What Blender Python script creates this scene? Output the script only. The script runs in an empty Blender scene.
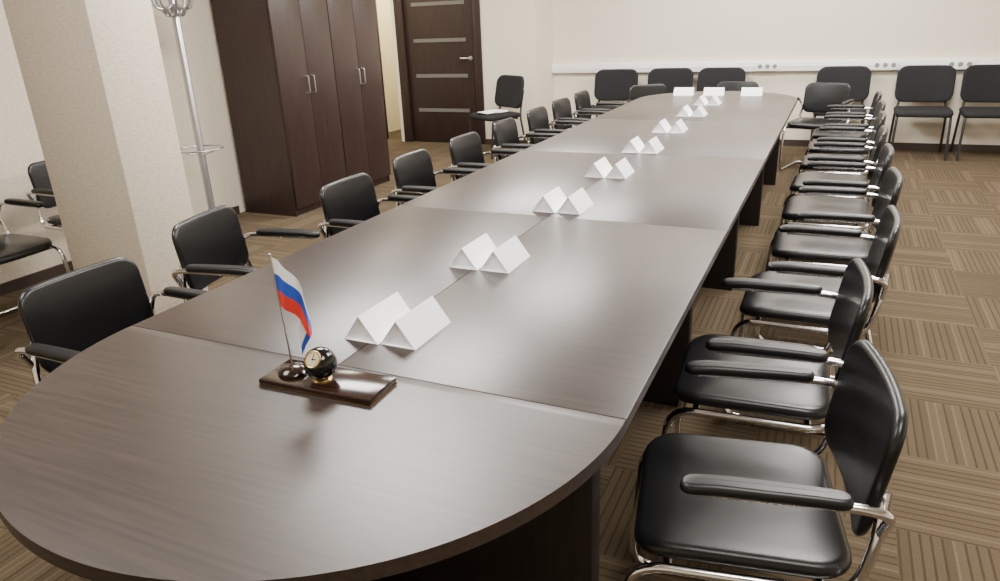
import bpy, bmesh, math, random
from mathutils import Matrix, Vector
random.seed(4)
C = bpy.context.scene.collection
PI = math.pi

# ------------------------------------------------------------------ materials
def new_mat(name):
    m = bpy.data.materials.new(name); m.use_nodes = True
    nt = m.node_tree; b = nt.nodes['Principled BSDF']
    return m, nt, b
def N(nt, typ, **kw):
    n = nt.nodes.new(typ)
    for k, v in kw.items(): setattr(n, k, v)
    return n
def mathn(nt, op, a, b=None):
    n = nt.nodes.new('ShaderNodeMath'); n.operation = op
    for i, v in enumerate((a, b)):
        if v is None: continue
        if isinstance(v, (int, float)): n.inputs[i].default_value = v
        else: nt.links.new(v, n.inputs[i])
    return n.outputs[0]
def mixc(nt, fac, a, b):
    n = nt.nodes.new('ShaderNodeMix'); n.data_type = 'RGBA'
    for i, v in ((0, fac), (6, a), (7, b)):
        if isinstance(v, (int, float)): n.inputs[i].default_value = v
        elif isinstance(v, tuple): n.inputs[i].default_value = (*v, 1)
        else: nt.links.new(v, n.inputs[i])
    return n.outputs[2]
def plain(name, col, rough=.5, metal=0., noise=.06, scale=30., bump=0., spec=.5, coat=0., stretch=None):
    m, nt, b = new_mat(name)
    tc = N(nt, 'ShaderNodeTexCoord'); nz = N(nt, 'ShaderNodeTexNoise')
    nz.inputs['Scale'].default_value = scale; nz.inputs['Detail'].default_value = 4
    src = tc.outputs['Object']
    if stretch:
        mp = N(nt, 'ShaderNodeMapping'); mp.inputs['Scale'].default_value = stretch
        nt.links.new(src, mp.inputs['Vector']); src = mp.outputs['Vector']
    nt.links.new(src, nz.inputs['Vector'])
    lo = tuple(c*(1-noise) for c in col); hi = tuple(min(1, c*(1+noise)) for c in col)
    fac = nz.outputs['Fac']
    if noise > .07:
        fac = mathn(nt, 'ADD', mathn(nt, 'MULTIPLY', mathn(nt, 'SUBTRACT', fac, .5), 2.2), .5)
    nt.links.new(mixc(nt, fac, lo, hi), b.inputs['Base Color'])
    b.inputs['Roughness'].default_value = rough; b.inputs['Metallic'].default_value = metal
    b.inputs['Specular IOR Level'].default_value = spec
    b.inputs['Coat Weight'].default_value = coat
    if bump:
        bp = N(nt, 'ShaderNodeBump'); bp.inputs['Strength'].default_value = bump; bp.inputs['Distance'].default_value = .002
        nt.links.new(nz.outputs['Fac'], bp.inputs['Height']); nt.links.new(bp.outputs['Normal'], b.inputs['Normal'])
    return m
def wood(name, dark, light, axis, rough=.38, spec=.5, sc=1.0, bump=.12):
    m, nt, b = new_mat(name)
    tc = N(nt, 'ShaderNodeTexCoord'); mp = N(nt, 'ShaderNodeMapping')
    s = {'x': (2.2, 55, 55), 'y': (55, 2.2, 55), 'z': (55, 55, 2.2)}[axis]
    mp.inputs['Scale'].default_value = tuple(v*sc for v in s)
    nt.links.new(tc.outputs['Object'], mp.inputs['Vector'])
    nz = N(nt, 'ShaderNodeTexNoise'); nz.inputs['Scale'].default_value = 1.6; nz.inputs['Detail'].default_value = 6; nz.inputs['Distortion'].default_value = .25
    nt.links.new(mp.outputs['Vector'], nz.inputs['Vector'])
    cr = N(nt, 'ShaderNodeValToRGB'); cr.color_ramp.elements[0].position = .34; cr.color_ramp.elements[1].position = .68
    cr.color_ramp.elements[0].color = (*dark, 1); cr.color_ramp.elements[1].color = (*light, 1)
    nt.links.new(nz.outputs['Fac'], cr.inputs['Fac']); nt.links.new(cr.outputs['Color'], b.inputs['Base Color'])
    b.inputs['Roughness'].default_value = rough; b.inputs['Specular IOR Level'].default_value = spec
    bp = N(nt, 'ShaderNodeBump'); bp.inputs['Strength'].default_value = bump; bp.inputs['Distance'].default_value = .001
    nt.links.new(nz.outputs['Fac'], bp.inputs['Height']); nt.links.new(bp.outputs['Normal'], b.inputs['Normal'])
    return m
def carpet_mat():
    m, nt, b = new_mat('carpet_tiles')
    g = N(nt, 'ShaderNodeNewGeometry'); sp = N(nt, 'ShaderNodeSeparateXYZ'); nt.links.new(g.outputs['Position'], sp.inputs[0])
    T = .44
    fx = mathn(nt, 'FLOOR', mathn(nt, 'DIVIDE', sp.outputs[0], T)); fy = mathn(nt, 'FLOOR', mathn(nt, 'DIVIDE', sp.outputs[1], T))
    par = mathn(nt, 'MODULO', mathn(nt, 'ADD', mathn(nt, 'ADD', fx, fy), 200), 2)
    par = mathn(nt, 'GREATER_THAN', par, .5)
    d = mathn(nt, 'SUBTRACT', sp.outputs[1], sp.outputs[0])
    co = mathn(nt, 'ADD', sp.outputs[0], mathn(nt, 'MULTIPLY', d, par))
    k = mathn(nt, 'MULTIPLY', mathn(nt, 'ADD', co, 50), 34)
    fr = mathn(nt, 'FRACT', k)
    line = mathn(nt, 'LESS_THAN', fr, .24)
    idx = mathn(nt, 'FLOOR', k)
    wn = N(nt, 'ShaderNodeTexWhiteNoise'); wn.noise_dimensions = '3D'
    cb = N(nt, 'ShaderNodeCombineXYZ'); nt.links.new(idx, cb.inputs[0]); nt.links.new(fx, cb.inputs[1]); nt.links.new(fy, cb.inputs[2])
    nt.links.new(cb.outputs[0], wn.inputs['Vector'])
    base = mixc(nt, wn.outputs['Value'], (.076, .056, .034), (.093, .069, .043))
    lines = mixc(nt, mathn(nt, 'GREATER_THAN', wn.outputs['Value'], .78), (.052, .038, .023), (.120, .092, .060))
    col = mixc(nt, line, base, lines)
    wt = N(nt, 'ShaderNodeTexWhiteNoise'); wt.noise_dimensions = '2D'
    cb2 = N(nt, 'ShaderNodeCombineXYZ'); nt.links.new(fx, cb2.inputs[0]); nt.links.new(fy, cb2.inputs[1]); nt.links.new(cb2.outputs[0], wt.inputs['Vector'])
    nz = N(nt, 'ShaderNodeTexNoise'); nz.inputs['Scale'].default_value = 240; nz.inputs['Detail'].default_value = 2
    nt.links.new(g.outputs['Position'], nz.inputs['Vector'])
    v = mathn(nt, 'ADD', mathn(nt, 'MULTIPLY', nz.outputs['Fac'], .8), .58)
    v = mathn(nt, 'ADD', v, mathn(nt, 'MULTIPLY', wt.outputs['Value'], .10))
    mm = N(nt, 'ShaderNodeMix'); mm.data_type = 'RGBA'; mm.blend_type = 'MULTIPLY'; mm.inputs[0].default_value = 1
    nt.links.new(col, mm.inputs[6]); nt.links.new(v, mm.inputs[7])
    nt.links.new(mm.outputs[2], b.inputs['Base Color'])
    b.inputs['Roughness'].default_value = .95; b.inputs['Specular IOR Level'].default_value = .1
    bp = N(nt, 'ShaderNodeBump'); bp.inputs['Strength'].default_value = .3; bp.inputs['Distance'].default_value = .004
    nt.links.new(nz.outputs['Fac'], bp.inputs['Height']); nt.links.new(bp.outputs['Normal'], b.inputs['Normal'])
    return m
def flag_mat():
    m, nt, b = new_mat('flag_cloth')
    uv = N(nt, 'ShaderNodeUVMap'); sp = N(nt, 'ShaderNodeSeparateXYZ'); nt.links.new(uv.outputs[0], sp.inputs[0])
    a = mathn(nt, 'GREATER_THAN', sp.outputs[1], 1/3.); c = mathn(nt, 'GREATER_THAN', sp.outputs[1], 2/3.)
    col = mixc(nt, c, mixc(nt, a, (.9, .9, .9), (.02, .08, .50)), (.72, .03, .02))
    nt.links.new(col, b.inputs['Base Color']); b.inputs['Roughness'].default_value = .6
    return m

M_TABLE = wood('wenge_tabletop', (.0185, .0116, .0092), (.0375, .0242, .0192), 'x', .36, .78, 1.2, .08)
M_TLEG = wood('wenge_support', (.008, .0055, .0045), (.015, .010, .008), 'z', .5, .3)
M_WARD = wood('wenge_wardrobe', (.0185, .0098, .0088), (.035, .0190, .0165), 'z', .36, .46)
M_DOOR = wood('wenge_door', (.017, .0092, .0080), (.032, .0182, .0150), 'z', .42, .42)
M_WALL = plain('back_wallpaper', (.72, .652, .54), .85, noise=.04, scale=60, bump=.25, spec=.2)
M_WALLL = plain('left_wallpaper', (.58, .51, .41), .85, noise=.12, scale=40, bump=.5, spec=.2, stretch=(1, 1, 2.2))
M_WARM = plain('corridor_paint', (.80, .73, .55), .8, noise=.03)
M_CEIL = plain('ceiling_paint', (.84, .82, .79), .9, noise=.02)
M_BASE = plain('dark_skirting', (.04, .025, .019), .5)
M_CARPET = carpet_mat()
M_LEATHER = plain('black_leatherette', (.006, .006, .0065), .31, noise=.06, scale=160, bump=.10, spec=.40)
M_PAD = plain('black_plastic_pad', (.006, .006, .0065), .40, noise=.06, scale=60, spec=.4)
M_CHROME = plain('chrome', (.74, .74, .76), .12, metal=1., noise=.02)
M_BLACKSTEEL = plain('black_steel', (.012, .012, .013), .4, noise=.06)
M_FABRIC = plain('black_fabric', (.009, .009, .0105), .8, noise=.3, scale=300, bump=.3, spec=.3)
M_PAPER = plain('white_card', (.97, .98, 1.0), .6, noise=.005)
M_PLASTIC = plain('white_plastic', (.90, .89, .87), .4, noise=.02)
M_TRIMW = plain('pale_architrave', (.80, .75, .63), .5, noise=.02)
M_GREY = plain('grey_plastic', (.20, .20, .20), .5)
M_GLASS = plain('frosted_glass_strip', (.125, .120, .115), .25, noise=.04)
M_STEEL = plain('brushed_steel', (.55, .55, .55), .3, metal=1.)
M_WOODGLOSS = wood('lacquered_dark_base', (.006, .003, .002), (.034, .015, .009), 'x', .14, .45, 1.3, .02)
M_GOLD = plain('gold_trim', (.58, .39, .15), .28, metal=1.)
M_GOLDDARK = plain('old_gold_edge', (.22, .135, .05), .35, metal=1.)
M_BLACKGLOSS = plain('black_lacquer', (.006, .0055, .0055), .1, noise=.06)
M_DIAL = plain('pale_gold_dial', (.48, .42, .27), .4)
M_FLAG = flag_mat()
M_STAND = plain('grey_metal_stand', (.44, .44, .45), .30, metal=.85)

# ------------------------------------------------------------------ helpers
def obj(name, bm, mat, parent=None, smooth=True, angle=40):
    me = bpy.data.meshes.new(name)
    bmesh.ops.recalc_face_normals(bm, faces=bm.faces)
    if smooth:
        for f in bm.faces: f.smooth = True
        lim = math.radians(angle)
        for e in bm.edges:
            if len(e.link_faces) == 2 and e.calc_face_angle(0) > lim: e.smooth = False
    bm.to_mesh(me); bm.free(); me.materials.append(mat)
    o = bpy.data.objects.new(name, me); C.objects.link(o)
    if parent: o.parent = parent
    return o
def tag(o, label=None, cat=None, group=None, kind=None):
    if label: o['label'] = label
    if cat: o['category'] = cat
    if group: o['group'] = group
    if kind: o['kind'] = kind
    return o
def thing(name, label, cat, loc=(0, 0, 0), rz=0, group=None):
    o = bpy.data.objects.new(name, None); C.objects.link(o)
    o.location = loc; o.rotation_euler = (0, 0, rz); o.empty_display_size = .1
    return tag(o, label, cat, group)
def dup(root, loc, rz, label, group=None):
    r = root.copy(); C.objects.link(r); r.location = loc; r.rotation_euler = (0, 0, rz); r['label'] = label
    if group: r['group'] = group
    for ch in list(root.children):
        c = ch.copy(); C.objects.link(c); c.parent = r
        for g in list(ch.children):
            d = g.copy(); C.objects.link(d); d.parent = c
    return r
def box(bm, x0, x1, y0, y1, z0, z1, bev=0.):
    vs = [bm.verts.new((x, y, z)) for z in (z0, z1) for x, y in ((x0, y0), (x1, y0), (x1, y1), (x0, y1))]
    fs = [(0, 3, 2, 1), (4, 5, 6, 7), (0, 1, 5, 4), (1, 2, 6, 5), (2, 3, 7, 6), (3, 0, 4, 7)]
    F = [bm.faces.new([vs[i] for i in f]) for f in fs]
    if bev:
        E = list({e for f in F for e in f.edges})
        bmesh.ops.bevel(bm, geom=E, offset=bev, segments=2, affect='EDGES', profile=.5)
def boxobj(name, mat, parent, *a, bev=0.):
    bm = bmesh.new(); box(bm, *a, bev=bev); return obj(name, bm, mat, parent)
def fillet(pts, r, n=6):
    pts = [Vector(p) for p in pts]; out = [pts[0]]
    for a, b, c in zip(pts, pts[1:], pts[2:]):
        u = (a-b); v = (c-b); k = min(r, u.length*.49, v.length*.49)
        p, q = b+u.normalized()*k, b+v.normalized()*k
        for i in range(n+1):
            t = i/n; out.append(p*(1-t)**2 + b*2*t*(1-t) + q*t*t)
    out.append(pts[-1]); return out
def tube(bm, pts, rad, seg=10, closed=False):
    pts = [Vector(p) for p in pts]; n = len(pts); rings = []; prev = None
    for i in range(n):
        if closed: t = (pts[(i+1) % n]-pts[i-1])
        else: t = pts[min(i+1, n-1)]-pts[max(i-1, 0)]
        t.normalize()
        if prev is None:
            up = Vector((0, 0, 1)) if abs(t.z) < .9 else Vector((1, 0, 0))
            a = t.cross(up).normalized()
        else:
            a = (prev - t*prev.dot(t)).normalized()
        prev = a; b = t.cross(a)
        rr = rad[i] if isinstance(rad, (list, tuple)) else rad
        rings.append([bm.verts.new(pts[i]+(a*math.cos(2*PI*k/seg)+b*math.sin(2*PI*k/seg))*rr) for k in range(seg)])
    m = n if closed else n-1
    for i in range(m):
        A, B = rings[i], rings[(i+1) % n]
        for k in range(seg): bm.faces.new((A[k], A[(k+1) % seg], B[(k+1) % seg], B[k]))
    if not closed:
        bm.faces.new(rings[0]); bm.faces.new(rings[-1][::-1])
def tubeobj(name, mat, parent, pts, rad, r=0., seg=10):
    bm = bmesh.new(); tube(bm, fillet(pts, r) if r else pts, rad, seg); return obj(name, bm, mat, parent)
def rrect(w, h, r, n=6):
    out = []
    for cx, cy, a0 in ((w/2-r, h/2-r, 0), (-w/2+r, h/2-r, PI/2), (-w/2+r, -h/2+r, PI), (w/2-r, -h/2+r, 1.5*PI)):
        for i in range(n+1):
            a = a0+PI/2*i/n; out.append((cx+r*math.cos(a), cy+r*math.sin(a)))
    return out
def pad(bm, w, h, r, t, fn, edge=.018, dome=.008, n=6):
    """a cushion: rounded rectangle w x h, thickness t; fn maps local (a,b,c) to space"""
    ol = []
    base = rrect(w, h, r, n)
    for i, p in enumerate(base):               # extra points along the straight sides so that curved pads stay smooth
        q = base[(i+1) % len(base)]; L = math.hypot(q[0]-p[0], q[1]-p[1]); ol.append(p)
        m = int(L/.04)
        for k in range(1, m): ol.append((p[0]+(q[0]-p[0])*k/m, p[1]+(q[1]-p[1])*k/m))
    def ring(ins, c):
        sx = (w-2*ins)/w; sy = (h-2*ins)/h
        return [bm.verts.new(fn(a*sx, b*sy, c)) for a, b in ol]
    R = []
    for i in range(5):
        a = PI/2*i/4; R.append((edge*(1-math.sin(a)), -t/2+edge*(1-math.cos(a))))
    up = [(i_, -c_) for i_, c_ in R[::-1]]
    mh = min(w, h)/2
    inner = [(.2+.25*(edge/mh), .25), (.45, .6), (.75, .9), (.97, 1.)]
    seq = [(mh*q, -t/2-dome*d) for q, d in inner[::-1]] + R + up + [(mh*q, t/2+dome*d) for q, d in inner]
    rings = [ring(i_, c_) for i_, c_ in seq]
    L = len(ol)
    for A, B in zip(rings, rings[1:]):
        for k in range(L): bm.faces.new((A[k], A[(k+1) % L], B[(k+1) % L], B[k]))
    bm.faces.new(rings[0][::-1]); bm.faces.new(rings[-1])
def lathe(bm, prof, seg=24, cx=0, cy=0, cz=0):
    rings = [[bm.verts.new((cx+r*math.cos(2*PI*k/seg), cy+r*math.sin(2*PI*k/seg), cz+z)) for k in range(seg)] for r, z in prof]
    for A, B in zip(rings, rings[1:]):
        for k in range(seg): bm.faces.new((A[k], A[(k+1) % seg], B[(k+1) % seg], B[k]))
    bm.faces.new(rings[0][::-1]); bm.faces.new(rings[-1])
def extrude_poly(bm, pts, z0, z1, bev=0.):
    A = [bm.verts.new((x, y, z0)) for x, y in pts]; B = [bm.verts.new((x, y, z1)) for x, y in pts]
    n = len(pts); ft = bm.faces.new(B); fb = bm.faces.new(A[::-1])
    for k in range(n): bm.faces.new((A[k], A[(k+1) % n], B[(k+1) % n], B[k]))
    if bev:
        bmesh.ops.bevel(bm, geom=list(ft.edges)+list(fb.edges), offset=bev, segments=2, affect='EDGES', profile=.5)

# ------------------------------------------------------------------ room
XL, XR, YF, YB, ZC = -3.65, 3.9, -3.2, 7.7, 2.85
YD = 7.1; XN = -4.75; XCOL = -2.32; YC = 8.3
def struct(name, mat, *a, bev=0.):
    return tag(boxobj(name, mat, None, *a, bev=bev), kind='structure')
struct('floor', M_CARPET, XN-.35, XR+.15, YF-.15, YC+.15, -.1, 0)
struct('ceiling', M_CEIL, XN-.35, XR+.15, YF-.15, YC+.15, ZC, ZC+.1)
struct('wall_back', M_WALL, XCOL, XR+.15, YB, YB+.15, 0, ZC)
struct('wall_right', M_WALL, XR, XR+.15, YF, YB, 0, ZC)
struct('wall_front', M_WALL, XN, XR+.15, YF-.15, YF, 0, ZC)
struct('wall_left', M_WALLL, XL-.15, XL, YF, 4.9, 0, ZC)
struct('wall_niche', M_WALL, XN-.15, XN, 4.9, YD, 0, ZC)
struct('wall_return', M_WALL, XN, XL-.15, 4.75, 4.9, 0, ZC)
DX0, DX1 = -4.12, -3.13          # door leaf
OX0 = -4.60                      # pale doorway left of the dark door
bm = bmesh.new()
box(bm, XN, OX0, YD, YD+.15, 0, ZC); box(bm, DX1+.1, XCOL, YD, YD+.15, 0, ZC); box(bm, OX0, DX1+.1, YD, YD+.15, 2.15, ZC)
box(bm, XCOL-.15, XCOL, YD+.15, YB+.15, 0, ZC)
tag(obj('wall_door_side', bm, M_WALL), kind='structure')
bm = bmesh.new(); box(bm, XN-.35, -3.85, YC, YC+.15, 0, ZC); box(bm, -4.0, -3.85, YD+.15, YC, 0, ZC); box(bm, XN-.35, XN-.2, YD+.15, YC, 0, ZC)
tag(obj('wall_corridor', bm, M_WARM), kind='structure')
bm = bmesh.new(); box(bm, OX0-.05, OX0, YD-.015, YD+.15, 0, 2.2, bev=.004); box(bm, -4.29, -4.24, YD-.015, YD+.15, 0, 2.2, bev=.004); tag(obj('trim_2', bm, M_TRIMW), kind='structure')
struct('wall_pillar', M_WALLL, -2.76, -2.17, 1.2, 1.57, 0, ZC, bev=.006)
struct('baseboard_left', M_BASE, XL, XL+.015, YF, 3.35, 0, .07)
struct('baseboard_back', M_BASE, XCOL, XR, YB-.015, YB, 0, .07)
struct('baseboard_door_side', M_BASE, DX1+.1, XCOL+.015, YD-.015, YD, 0, .07)
bm = bmesh.new(); box(bm, -2.78, -2.15, 1.18, 1.2, 0, .07); box(bm, -2.17, -2.15, 1.2, 1.57, 0, .07)
tag(obj('baseboard_pillar', bm, M_BASE), kind='structure')
# cable trunking
bm = bmesh.new(); box(bm, XCOL, XR, YB-.06, YB, .83, .94, bev=.006); box(bm, XCOL, XR, YB-.064, YB-.06, .88, .89)
tag(obj('trim_1', bm, M_PLASTIC), kind='structure')
for x, lab in ((.26, 'white triple socket on the wall trunking behind the middle of the far table end'), (1.435, 'white triple socket on the wall trunking behind the right row of chairs'), (2.115, 'white triple socket on the wall trunking, nearest the right edge of the photo')):
    t = thing('power_socket', lab, 'socket', (x, YB-.064, .885), 0, 'sockets on the trunking')
    boxobj('plate', M_PLASTIC, t, -.12, .12, -.012, 0, -.05, .05, bev=.004)
    for s in (-.078, 0, .078):
        bm = bmesh.new(); tube(bm, [(s, -.0125, 0), (s, -.015, 0)], .024, 16); obj('outlet', bm, M_GREY, t)
# door
d = bpy.data.objects.new('door_1', None); C.objects.link(d); d['kind'] = 'structure'; d.location = (0, YD, 0)
bm = bmesh.new()
box(bm, DX0-.12, DX0, -.02, .15, 0, 2.15, bev=.004); box(bm, DX1, DX1+.1, -.02, .15, 0, 2.15, bev=.004); box(bm, DX0, DX1, -.02, .15, 2.05, 2.15, bev=.004)
obj('door_frame', bm, M_DOOR, d)
boxobj('door_leaf', M_DOOR, d, DX0+.004, DX1-.004, .02, .06, .006, 2.046, bev=.003)
for z in (.42, .85, 1.28, 1.71):
    boxobj('glass_strip', M_GLASS, d, DX0+.12, DX1-.12, .012, .022, z-.022, z+.022)
bm = bmesh.new(); tube(bm, [(DX1-.07, .02, 1.06), (DX1-.07, .012, 1.06)], .026, 16)
tube(bm, fillet([(DX1-.07, .014, 1.06), (DX1-.07, -.03, 1.06), (DX1-.19, -.03, 1.06)], .015), .009)
obj('door_handle', bm, M_STEEL, d)

# ------------------------------------------------------------------ wardrobes
def wardrobe(y0, label):
    w, dep, h = .725, .57, 2.15
    t = thing('wardrobe', label, 'wardrobe', (-3.03, y0, 0), 0, 'wardrobes against the left wall')
    bm = bmesh.new(); box(bm, -dep, -.022, 0, .018, .0, h); box(bm, -dep, -.022, w-.018, w, 0, h)
    box(bm, -dep, -.022, .018, w-.018, h-.02, h); box(bm, -dep, -.022, .018, w-.018, .06, .08); box(bm, -dep, -dep+.01, .018, w-.018, .08, h-.02)
    obj('body', bm, M_WARD, t)
    boxobj('plinth', M_WARD, t, -.05, -.03, .018, w-.018, 0, .06)
    for k in (0, 1):
        a = .002+k*w/2; b = a+w/2-.005
        dr = boxobj('door', M_WARD, t, -.02, 0, a, b, .065, h-.002, bev=.0015)
        hy = b-.035 if k == 0 else a+.035
        tubeobj('handle', M_STEEL, dr, [(0, hy, .985), (.03, hy, .985), (.03, hy, 1.125), (0, hy, 1.125)], .005, .02, 8)
    return t
wardrobe(3.40, 'dark wenge two-door wardrobe nearer the camera, beside the coat stand')
wardrobe(4.13, 'dark wenge two-door wardrobe farther from the camera, next to the door')

# ------------------------------------------------------------------ coat stand
t = thing('coat_stand', 'tall grey metal coat stand with hooks and umbrella ring between pillar and wardrobe', 'coat stand', (-3.30, 2.74, 0))
bm = bmesh.new(); lathe(bm, [(.17, 0), (.17, .015), (.15, .025), (.03, .035), (.025, .06)], 28); obj('base', bm, M_STAND, t)
bm = bmesh.new(); lathe(bm, [(.027, .04), (.027, 1.80), (.012, 1.82)], 16); obj('pole', bm, M_STAND, t)
bm = bmesh.new(); lathe(bm, [(.012, 1.82), (.026, 1.835), (.03, 1.85), (.024, 1.872), (.006, 1.882)], 16); obj('finial', bm, M_STAND, t)
for k in range(8):
    a = k*PI/4+.2; c, s = math.cos(a), math.sin(a)
    P = lambda r, z: (r*c, r*s, z+.055)
    h = tubeobj('hook', M_STAND, t, [P(.02, 1.63), P(.06, 1.60), P(.115, 1.61), P(.135, 1.68)], .010, .03, 8)
    bm = bmesh.new(); bmesh.ops.create_icosphere(bm, subdivisions=2, radius=.018, matrix=Matrix.Translation(P(.135, 1.685))); obj('hook_tip', bm, M_BLACKSTEEL, h)
    tubeobj('hook', M_STAND, t, [P(.02, 1.57), P(.05, 1.555), P(.08, 1.60)], .009, .02, 8)
rg = bmesh.new()
tube(rg, [(.16*math.cos(2*PI*k/32), .16*math.sin(2*PI*k/32), .68) for k in range(32)], .006, 8, closed=True)
ring = obj('umbrella_ring', rg, M_STAND, t)
for k in range(3):
    a = k*2*PI/3+.3; tubeobj('spoke', M_STAND, ring, [(.02*math.cos(a), .02*math.sin(a), .635), (.16*math.cos(a), .16*math.sin(a), .68)], .004, 0, 8)

# ------------------------------------------------------------------ table
HW = .7; ZT = .75; TH = .03; ML = 1.4; NM = 4
tb = thing('conference_table', 'long dark wenge conference table with rounded ends', 'table', (0, 0, 0))
G = .0008
def arc(cx, cy, r, a0, a1, n=40):
    return [(cx+r*math.cos(a0+(a1-a0)*i/n), cy+r*math.sin(a0+(a1-a0)*i/n)) for i in range(n+1)]
bm = bmesh.new(); extrude_poly(bm, arc(0, -G, HW, PI, 2*PI, 72), ZT-TH, ZT, .0014); obj('tabletop_panel', bm, M_TABLE, tb, angle=25)
for k in range(NM):
    for x0, x1 in ((-HW, -G), (G, HW)):
        bm = bmesh.new(); extrude_poly(bm, [(x0, k*ML+G), (x1, k*ML+G), (x1, (k+1)*ML-G), (x0, (k+1)*ML-G)], ZT-TH, ZT, .0014); obj('tabletop_panel', bm, M_TABLE, tb, angle=25)
YE = NM*ML
bm = bmesh.new(); extrude_poly(bm, arc(0, YE+G, HW, 0, PI, 72), ZT-TH, ZT, .0014); obj('tabletop_panel', bm, M_TABLE, tb, angle=25)
for k in range(NM+1):
    y = k*ML
    boxobj('support_panel', M_TLEG, tb, -.59, .59 if k else .64, y-.03, y+.03, 0, ZT-TH, bev=.003)
boxobj('support_panel', M_TLEG, tb, -.02, .02, -.45, -.03, 0, ZT-TH, bev=.003)
boxobj('support_panel', M_TLEG, tb, -.02, .02, YE+.03, YE+.45, 0, ZT-TH, bev=.003)
for k in range(NM):
    boxobj('modesty_panel', M_TLEG, tb, -.012, .012, k*ML+.03, (k+1)*ML-.03, .25, ZT-TH)

# ------------------------------------------------------------------ chairs
def make_armchair(label, group):
    t = thing('armchair', label, 'chair', (0, 0, 0), 0, group)
    bm = bmesh.new()
    def fseat(a, b, c):
        x = a+.004; z = .455+c - .018*max(0, (a-.12)/.11)**2 - .006*math.cos(PI*b/.47)
        return (x, b, z)
    pad(bm, .438, .455, .075, .040, fseat, .019, .006); obj('seat', bm, M_LEATHER, t)
    bm = bmesh.new()
    def fback(a, b, c):
        x = -.225 - .15*(b+.16) + c + .022*(a/.21)**2
        return (x, a, .657+b*.985)
    pad(bm, .42, .285, .06, .026, fback, .0125, .004); obj('backrest', bm, M_LEATHER, t)
    for s in (-1, 1):
        y = .230*s
        tubeobj('leg', M_CHROME, t, [(-.25, y, .0125), (.254, y, .0125), (.224, y, .42), (-.205, y, .42), (-.234, y*.97, .53), (-.245, y*.82, .64)], .0115, .075, 12)
        y2 = .25*s
        ar = tubeobj('arm_support', M_CHROME, t, [(-.240, y*.92, .555), (-.245, y2, .63), (-.19, y2, .640), (.10, y2, .636)], .0105, .035, 12)
        bm = bmesh.new()
        pad(bm, .31, .047, .022, .025, lambda a, b, c, y2=y2: (a-.022, y2+b*(1-.9*max(0, -a)), .6535+c-.8*max(0, a-.06)**2-.25*max(0, -a-.05)**2), .0105, .0015, 5); obj('armrest_pad', bm, M_PAD, ar)
    for x, z in ((-.25, .0125), (.15, .416), (-.15, .416)):
        tubeobj('crossbar', M_CHROME, t, [(x, -.230, z), (x, .230, z)], .0110, 0, 10)
    return t
def make_side_chair(label, group):
    t = thing('side_chair', label, 'chair', (0, 0, 0), 0, group)
    bm = bmesh.new(); pad(bm, .44, .51, .06, .05, lambda a, b, c: (a+.01, b, .455+c-.012*max(0, (a-.1)/.1)**2), .02, .01); obj('seat', bm, M_FABRIC, t)
    bm = bmesh.new(); pad(bm, .53, .36, .09, .045, lambda a, b, c: (-.235-.2*b+c+.03*(a/.25)**2, a, .70+b), .018, .006); obj('backrest', bm, M_FABRIC, t)
    for s in (-1, 1):
        tubeobj('leg', M_BLACKSTEEL, t, [(.235, .245*s, 0), (.195, .235*s, .42), (-.05, .235*s, .425)], .012, .04, 10)
        tubeobj('leg', M_BLACKSTEEL, t, [(-.27, .245*s, 0), (-.19, .235*s, .42), (-.215, .21*s, .52), (-.265, .2*s, .72)], .012, .05, 10)
    for x in (-.15, .15):
        tubeobj('crossbar', M_BLACKSTEEL, t, [(x, -.235, .418), (x, .235, .418)], .01, 0, 8)
    return t
ordn = ['first', 'second', 'third', 'fourth', 'fifth', 'sixth', 'seventh', 'eighth', 'ninth']
GL, GR = 'armchairs along the left side of the table', 'armchairs along the right side of the table'
left = [(-.905, .18, 0), (-1.08, .92, .19), (-.90, 1.62, 0), (-.95, 2.33, .03), (-.95, 3.0, 0), (-.98, 3.72, .03), (-1.0, 4.42, 0), (-1.03, 5.08, -.03), (-1.05, 5.75, 0)]
right = [(.905, .24, .17), (.875, .88, .06), (.985, 1.59, 0), (1.03, 2.33, .04), (1.03, 3.0, 0), (1.03, 3.68, -.03), (1.05, 4.38, 0), (1.07, 5.04, .03), (1.07, 5.72, 0)]
proto = None
def put(x, y, rz, label, group):
    global proto
    if proto is None:
        proto = make_armchair(label, group); proto.location = (x, y, 0); proto.rotation_euler = (0, 0, rz)
        return proto
    return dup(proto, (x, y, 0), rz, label, group)
for i, (x, y, r) in enumerate(right):
    lab = 'black leatherette armchair with chrome cantilever frame nearest the camera, right of the table' if i == 0 else 'black leatherette chrome armchair, %s from the camera along the right side of the table' % ordn[i]
    put(x, y, PI+r, lab, GR)
for i, (x, y, r) in enumerate(left):
    lab = 'black leatherette chrome armchair nearest the camera on the left side of the table' if i == 0 else 'black leatherette chrome armchair, %s from the camera along the left side of the table' % ordn[i]
    put(x, y, r, lab, GL)
GE = 'armchairs around the far end of the table'
put(-.66, 6.27, math.atan2(-.8, .6), 'black armchair turned to the far rounded end of the table, left corner', GE)
put(.06, 6.52, -PI/2, 'black armchair at the middle of the far rounded end of the table', GE)
put(.86, 6.36, -PI/2-.25, 'black armchair at the right corner of the far table end, facing the camera', GE)
GW = 'armchairs against the left wall'
put(-3.03, .96, 0, 'black armchair against the left wall in front of the pillar, cut by the photo edge', GW)
put(-3.14, 1.69, 0, 'black armchair against the left wall, mostly hidden behind the pillar', GW)
GB = 'black chairs along the back wall'
sp = make_side_chair('black armless chair against the back wall, leftmost of the row', GB)
sp.location = (-1.43, 7.25, 0); sp.rotation_euler = (0, 0, -PI/2)
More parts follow.
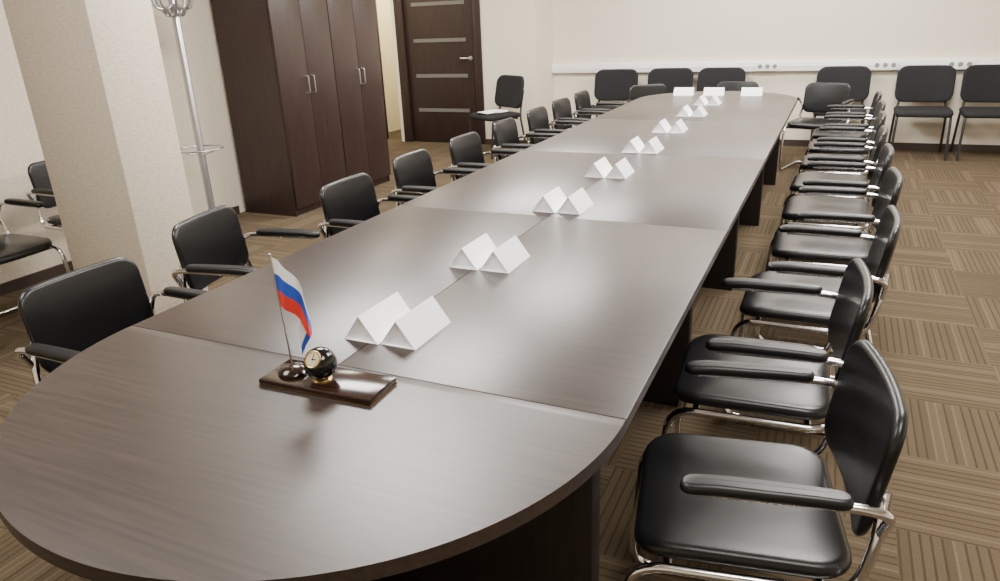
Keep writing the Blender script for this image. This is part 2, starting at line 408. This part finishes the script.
for x, y, r, lab in ((-.80, 7.33, 0, 'black armless chair against the back wall, second from the left of the row'),
                     (-.22, 7.33, 0, 'black armless chair against the back wall, third from the left of the row'),
                     (1.05, 7.33, 0, 'black armless chair against the back wall, just right of the table end'),
                     (1.82, 7.33, 0, 'black armless chair against the back wall, second from the right of the row'),
                     (2.41, 7.33, 0, 'black armless chair against the back wall, cut by the right photo edge')):
    dup(sp, (x, y, 0), -PI/2+r, lab, GB)
dup(sp, (-2.60, 6.50, 0), -PI/2-.55, 'black armless chair by the door with papers on its seat', 'chair beside the door')
# papers on the chair by the door
t = thing('paper_stack', 'white papers lying on the seat of the chair by the door', 'papers', (-2.62, 6.47, .4905), -.5)
for k in range(3):
    bm = bmesh.new(); box(bm, -.105, .105, -.15, .15, k*.004, k*.004+.0038); o = obj('sheet', bm, M_PAPER, t); o.rotation_euler = (0, 0, .12*k)

# ------------------------------------------------------------------ name cards
def card(x, y, rz, label, group):
    bm = bmesh.new(); w, h, L, th, rc = .0515, .070, .184, .0012, .007
    pr = [(-w, 0), (0, h), (w, 0)]
    inn = [(-w+th*2.2, th), (0, h-th*2.2), (w-th*2.2, th)]
    oa, ob = [[bm.verts.new((px, yy, pz)) for px, pz in pr] for yy in (-L/2, L/2)]
    ia, ib = [[bm.verts.new((px, yy, pz)) for px, pz in inn] for yy in (-L/2, L/2)]
    ja, jb = [[bm.verts.new((px, yy, pz)) for px, pz in inn] for yy in (-L/2+rc, L/2-rc)]
    for k in range(3):
        j = (k+1) % 3
        bm.faces.new((oa[k], oa[j], ob[j], ob[k]))
        bm.faces.new((oa[k], oa[j], ia[j], ia[k])); bm.faces.new((ob[k], ob[j], ib[j], ib[k]))
        bm.faces.new((ia[k], ia[j], ja[j], ja[k])); bm.faces.new((ib[k], ib[j], jb[j], jb[k]))
    bm.faces.new(ja); bm.faces.new(jb)          # tucked-in end flaps
    o = obj('name_card', bm, M_PAPER, None, smooth=False)
    o.location = (x, y, ZT); o.rotation_euler = (0, 0, rz)
    tag(o, label, 'name card', group)
ys = [.222, .81, 1.55, 2.25, 2.94, 3.70, 4.50, 5.22]
xs = [.030, .020, .012, .010, .008, .006, .006, .006]
for i, y in enumerate(ys):
    for s, side in ((-1, 'left'), (1, 'right')):
        card(xs[i]+s*.0535+random.uniform(-.001, .001), y+(-.002 if s < 0 else .002), random.uniform(-.012, .012),
             'white folded paper name card, %s of the %s pair from the camera' % (side, 'nearest' if i == 0 else ordn[i]), 'name cards in pairs along the table')
for x, lab in ((-.33, 'left'), (-.05, 'middle'), (.29, 'right')):
    card(x, 5.93, PI/2, 'white folded name card across the far table end, %s of three' % lab, 'name cards at the far table end')

# ------------------------------------------------------------------ desk clock set
SX, SY = .036, -.088
t = thing('desk_clock_set', 'glossy dark brown desk stand with a round black clock, before the cards', 'desk clock', (SX, SY, ZT), .03)
b = boxobj('base_plate', M_WOODGLOSS, t, -.148, .148, -.056, .056, .002, .015, bev=.003)
boxobj('gold_edge', M_GOLDDARK, b, -.149, .149, -.057, .057, 0, .002)
hx, hy = -.090, -.004
bm = bmesh.new(); lathe(bm, [(.034, .015), (.034, .021), (.028, .028), (.010, .034)], 24, hx, hy); obj('flag_holder', bm, M_WOODGLOSS, t)
cx, cy, cz, cr_ = -.006, -.008, .055, .037
bm = bmesh.new(); lathe(bm, [(.022, .015), (.022, .018), (.016, .023)], 24, cx, cy); obj('clock_foot', bm, M_GOLD, t)
Dm = Matrix.Translation((cx, cy, cz)) @ Matrix.Rotation(math.radians(2), 4, 'Z') @ Matrix.Rotation(math.radians(50), 4, 'X')
bm = bmesh.new(); bmesh.ops.create_uvsphere(bm, u_segments=32, v_segments=32, radius=cr_)
for v in bm.verts: v.co.z = min(v.co.z, .0318)          # flat face cut into the ball for the dial
bmesh.ops.transform(bm, matrix=Dm, verts=bm.verts)
ck = obj('clock_ball', bm, M_BLACKGLOSS, t)
bm = bmesh.new()
tube(bm, [(.0183*math.cos(2*PI*k/32), .0183*math.sin(2*PI*k/32), .0325) for k in range(32)], .0018, 8, closed=True)
bmesh.ops.transform(bm, matrix=Dm, verts=bm.verts); obj('bezel', bm, M_GOLD, ck)
bm = bmesh.new(); lathe(bm, [(.0178, .0317), (.0178, .0329)], 32); bmesh.ops.transform(bm, matrix=Dm, verts=bm.verts); obj('dial', bm, M_DIAL, ck)
bm = bmesh.new(); box(bm, -.0007, .0007, -.003, .0125, .0330, .0335); bmesh.ops.transform(bm, matrix=Dm, verts=bm.verts); obj('minute_hand', bm, M_BLACKGLOSS, ck)
bm = bmesh.new(); box(bm, -.003, .009, -.0009, .0009, .0330, .0335); bmesh.ops.transform(bm, matrix=Dm, verts=bm.verts); obj('hour_hand', bm, M_BLACKGLOSS, ck)
for k in range(12):
    a = k*PI/6; bm = bmesh.new(); lathe(bm, [(.0009, .0329), (.0009, .0334)], 8, .0145*math.cos(a), .0145*math.sin(a))
    bmesh.ops.transform(bm, matrix=Dm, verts=bm.verts); obj('hour_mark', bm, M_BLACKGLOSS, ck)
# flag
t = thing('table_flag', 'small white, blue and red flag drooping from a pole on the desk stand', 'flag', (SX+hx, SY+hy-.002, ZT+.034), 0)
t.rotation_euler = (0, math.radians(-3), 0)
bm = bmesh.new(); lathe(bm, [(.0022, 0), (.0022, .264)], 10); obj('pole', bm, M_STEEL, t)
bm = bmesh.new(); bmesh.ops.create_icosphere(bm, subdivisions=2, radius=.0035, matrix=Matrix.Translation((0, 0, .265))); obj('finial', bm, M_STEEL, t)
bm = bmesh.new(); uvl = bm.loops.layers.uv.new('UVMap')
NH = 16; HH = .114; grid = []
path = [Vector((.001, 0, .260))]; hs = [1.]
def go(n, fn, h0, h1):
    for i in range(1, n+1):
        path.append(path[-1]+fn(i/n)); hs.append(h0+(h1-h0)*i/n)
n1 = 26
go(n1, lambda u: Vector((.068/n1, -.008*math.cos(u*6)/n1*2, -(.014+.110*u)/n1)), 1., .98)
go(6, lambda u: Vector((-.0012, .0020, -.007)), .98, .62)
go(16, lambda u: Vector((-.040/16, .000/16, -.066/16)), .62, .52)
for i, p in enumerate(path):
    row = []
    for j in range(NH+1):
        q = j/NH; h = HH*hs[i]*q
        row.append(bm.verts.new(p+Vector((.004*math.sin(q*PI)*min(1, i/10), .004*math.sin(i*.35+q*3)*min(1, i/8)*(1 if i <= n1 else .4), -h))))
    grid.append(row)
NS = len(path)-1
for i in range(NS):
    for j in range(NH):
        f = bm.faces.new((grid[i][j], grid[i+1][j], grid[i+1][j+1], grid[i][j+1]))
        for l, (a, c) in zip(f.loops, ((i, j), (i+1, j), (i+1, j+1), (i, j+1))): l[uvl].uv = (a/NS, c/NH*min(1, hs[a]+(.03 if a <= n1 else 0)))
obj('cloth', bm, M_FLAG, t, angle=80)

# ------------------------------------------------------------------ light
def area(name, loc, sx, sy, e, col=(1, .95, .88)):
    l = bpy.data.lights.new(name, 'AREA'); l.shape = 'RECTANGLE'; l.size = sx; l.size_y = sy; l.energy = e; l.color = col
    o = bpy.data.objects.new(name, l); C.objects.link(o); o.location = loc
for y, e in ((-.6, 84), (2.2, 156), (5.0, 182)):
    for x in (-1.4, 1.5):
        area('ceiling_lamp', (x, y, ZC-.02), 1.1, 1.1, e, (1, .96, .915))
area('ceiling_lamp', (.4, 6.9, ZC-.02), 2.4, .5, 82, (1, .96, .915))
area('niche_fill_light', (-4.1, 6.1, ZC-.02), .6, .6, 45, (1, .90, .72))  # added warm fill to brighten the niche beside the door, not a fixture
area('corridor_lamp', (-4.45, 7.75, ZC-.02), .5, .5, 50, (1, .92, .72))
w = bpy.data.worlds.new('room_ambient'); bpy.context.scene.world = w; w.use_nodes = True
w.node_tree.nodes['Background'].inputs[0].default_value = (1, .97, .93, 1); w.node_tree.nodes['Background'].inputs[1].default_value = .3

# ------------------------------------------------------------------ camera
r2 = Vector((.9098, .4133, -.0396)).normalized(); f = Vector((-.3993, .8447, -.3564)).normalized()
d2 = f.cross(r2).normalized(); r2 = d2.cross(f).normalized()
cam = bpy.data.cameras.new('camera'); co = bpy.data.objects.new('camera', cam); C.objects.link(co)
R = Matrix((( r2.x, -d2.x, -f.x), (r2.y, -d2.y, -f.y), (r2.z, -d2.z, -f.z)))
co.matrix_world = Matrix.Translation((1.0086, -1.2154, 1.5051)) @ R.to_4x4()
cam.sensor_width = 36; cam.lens = 25.648; cam.clip_start = .05
bpy.context.scene.camera = co
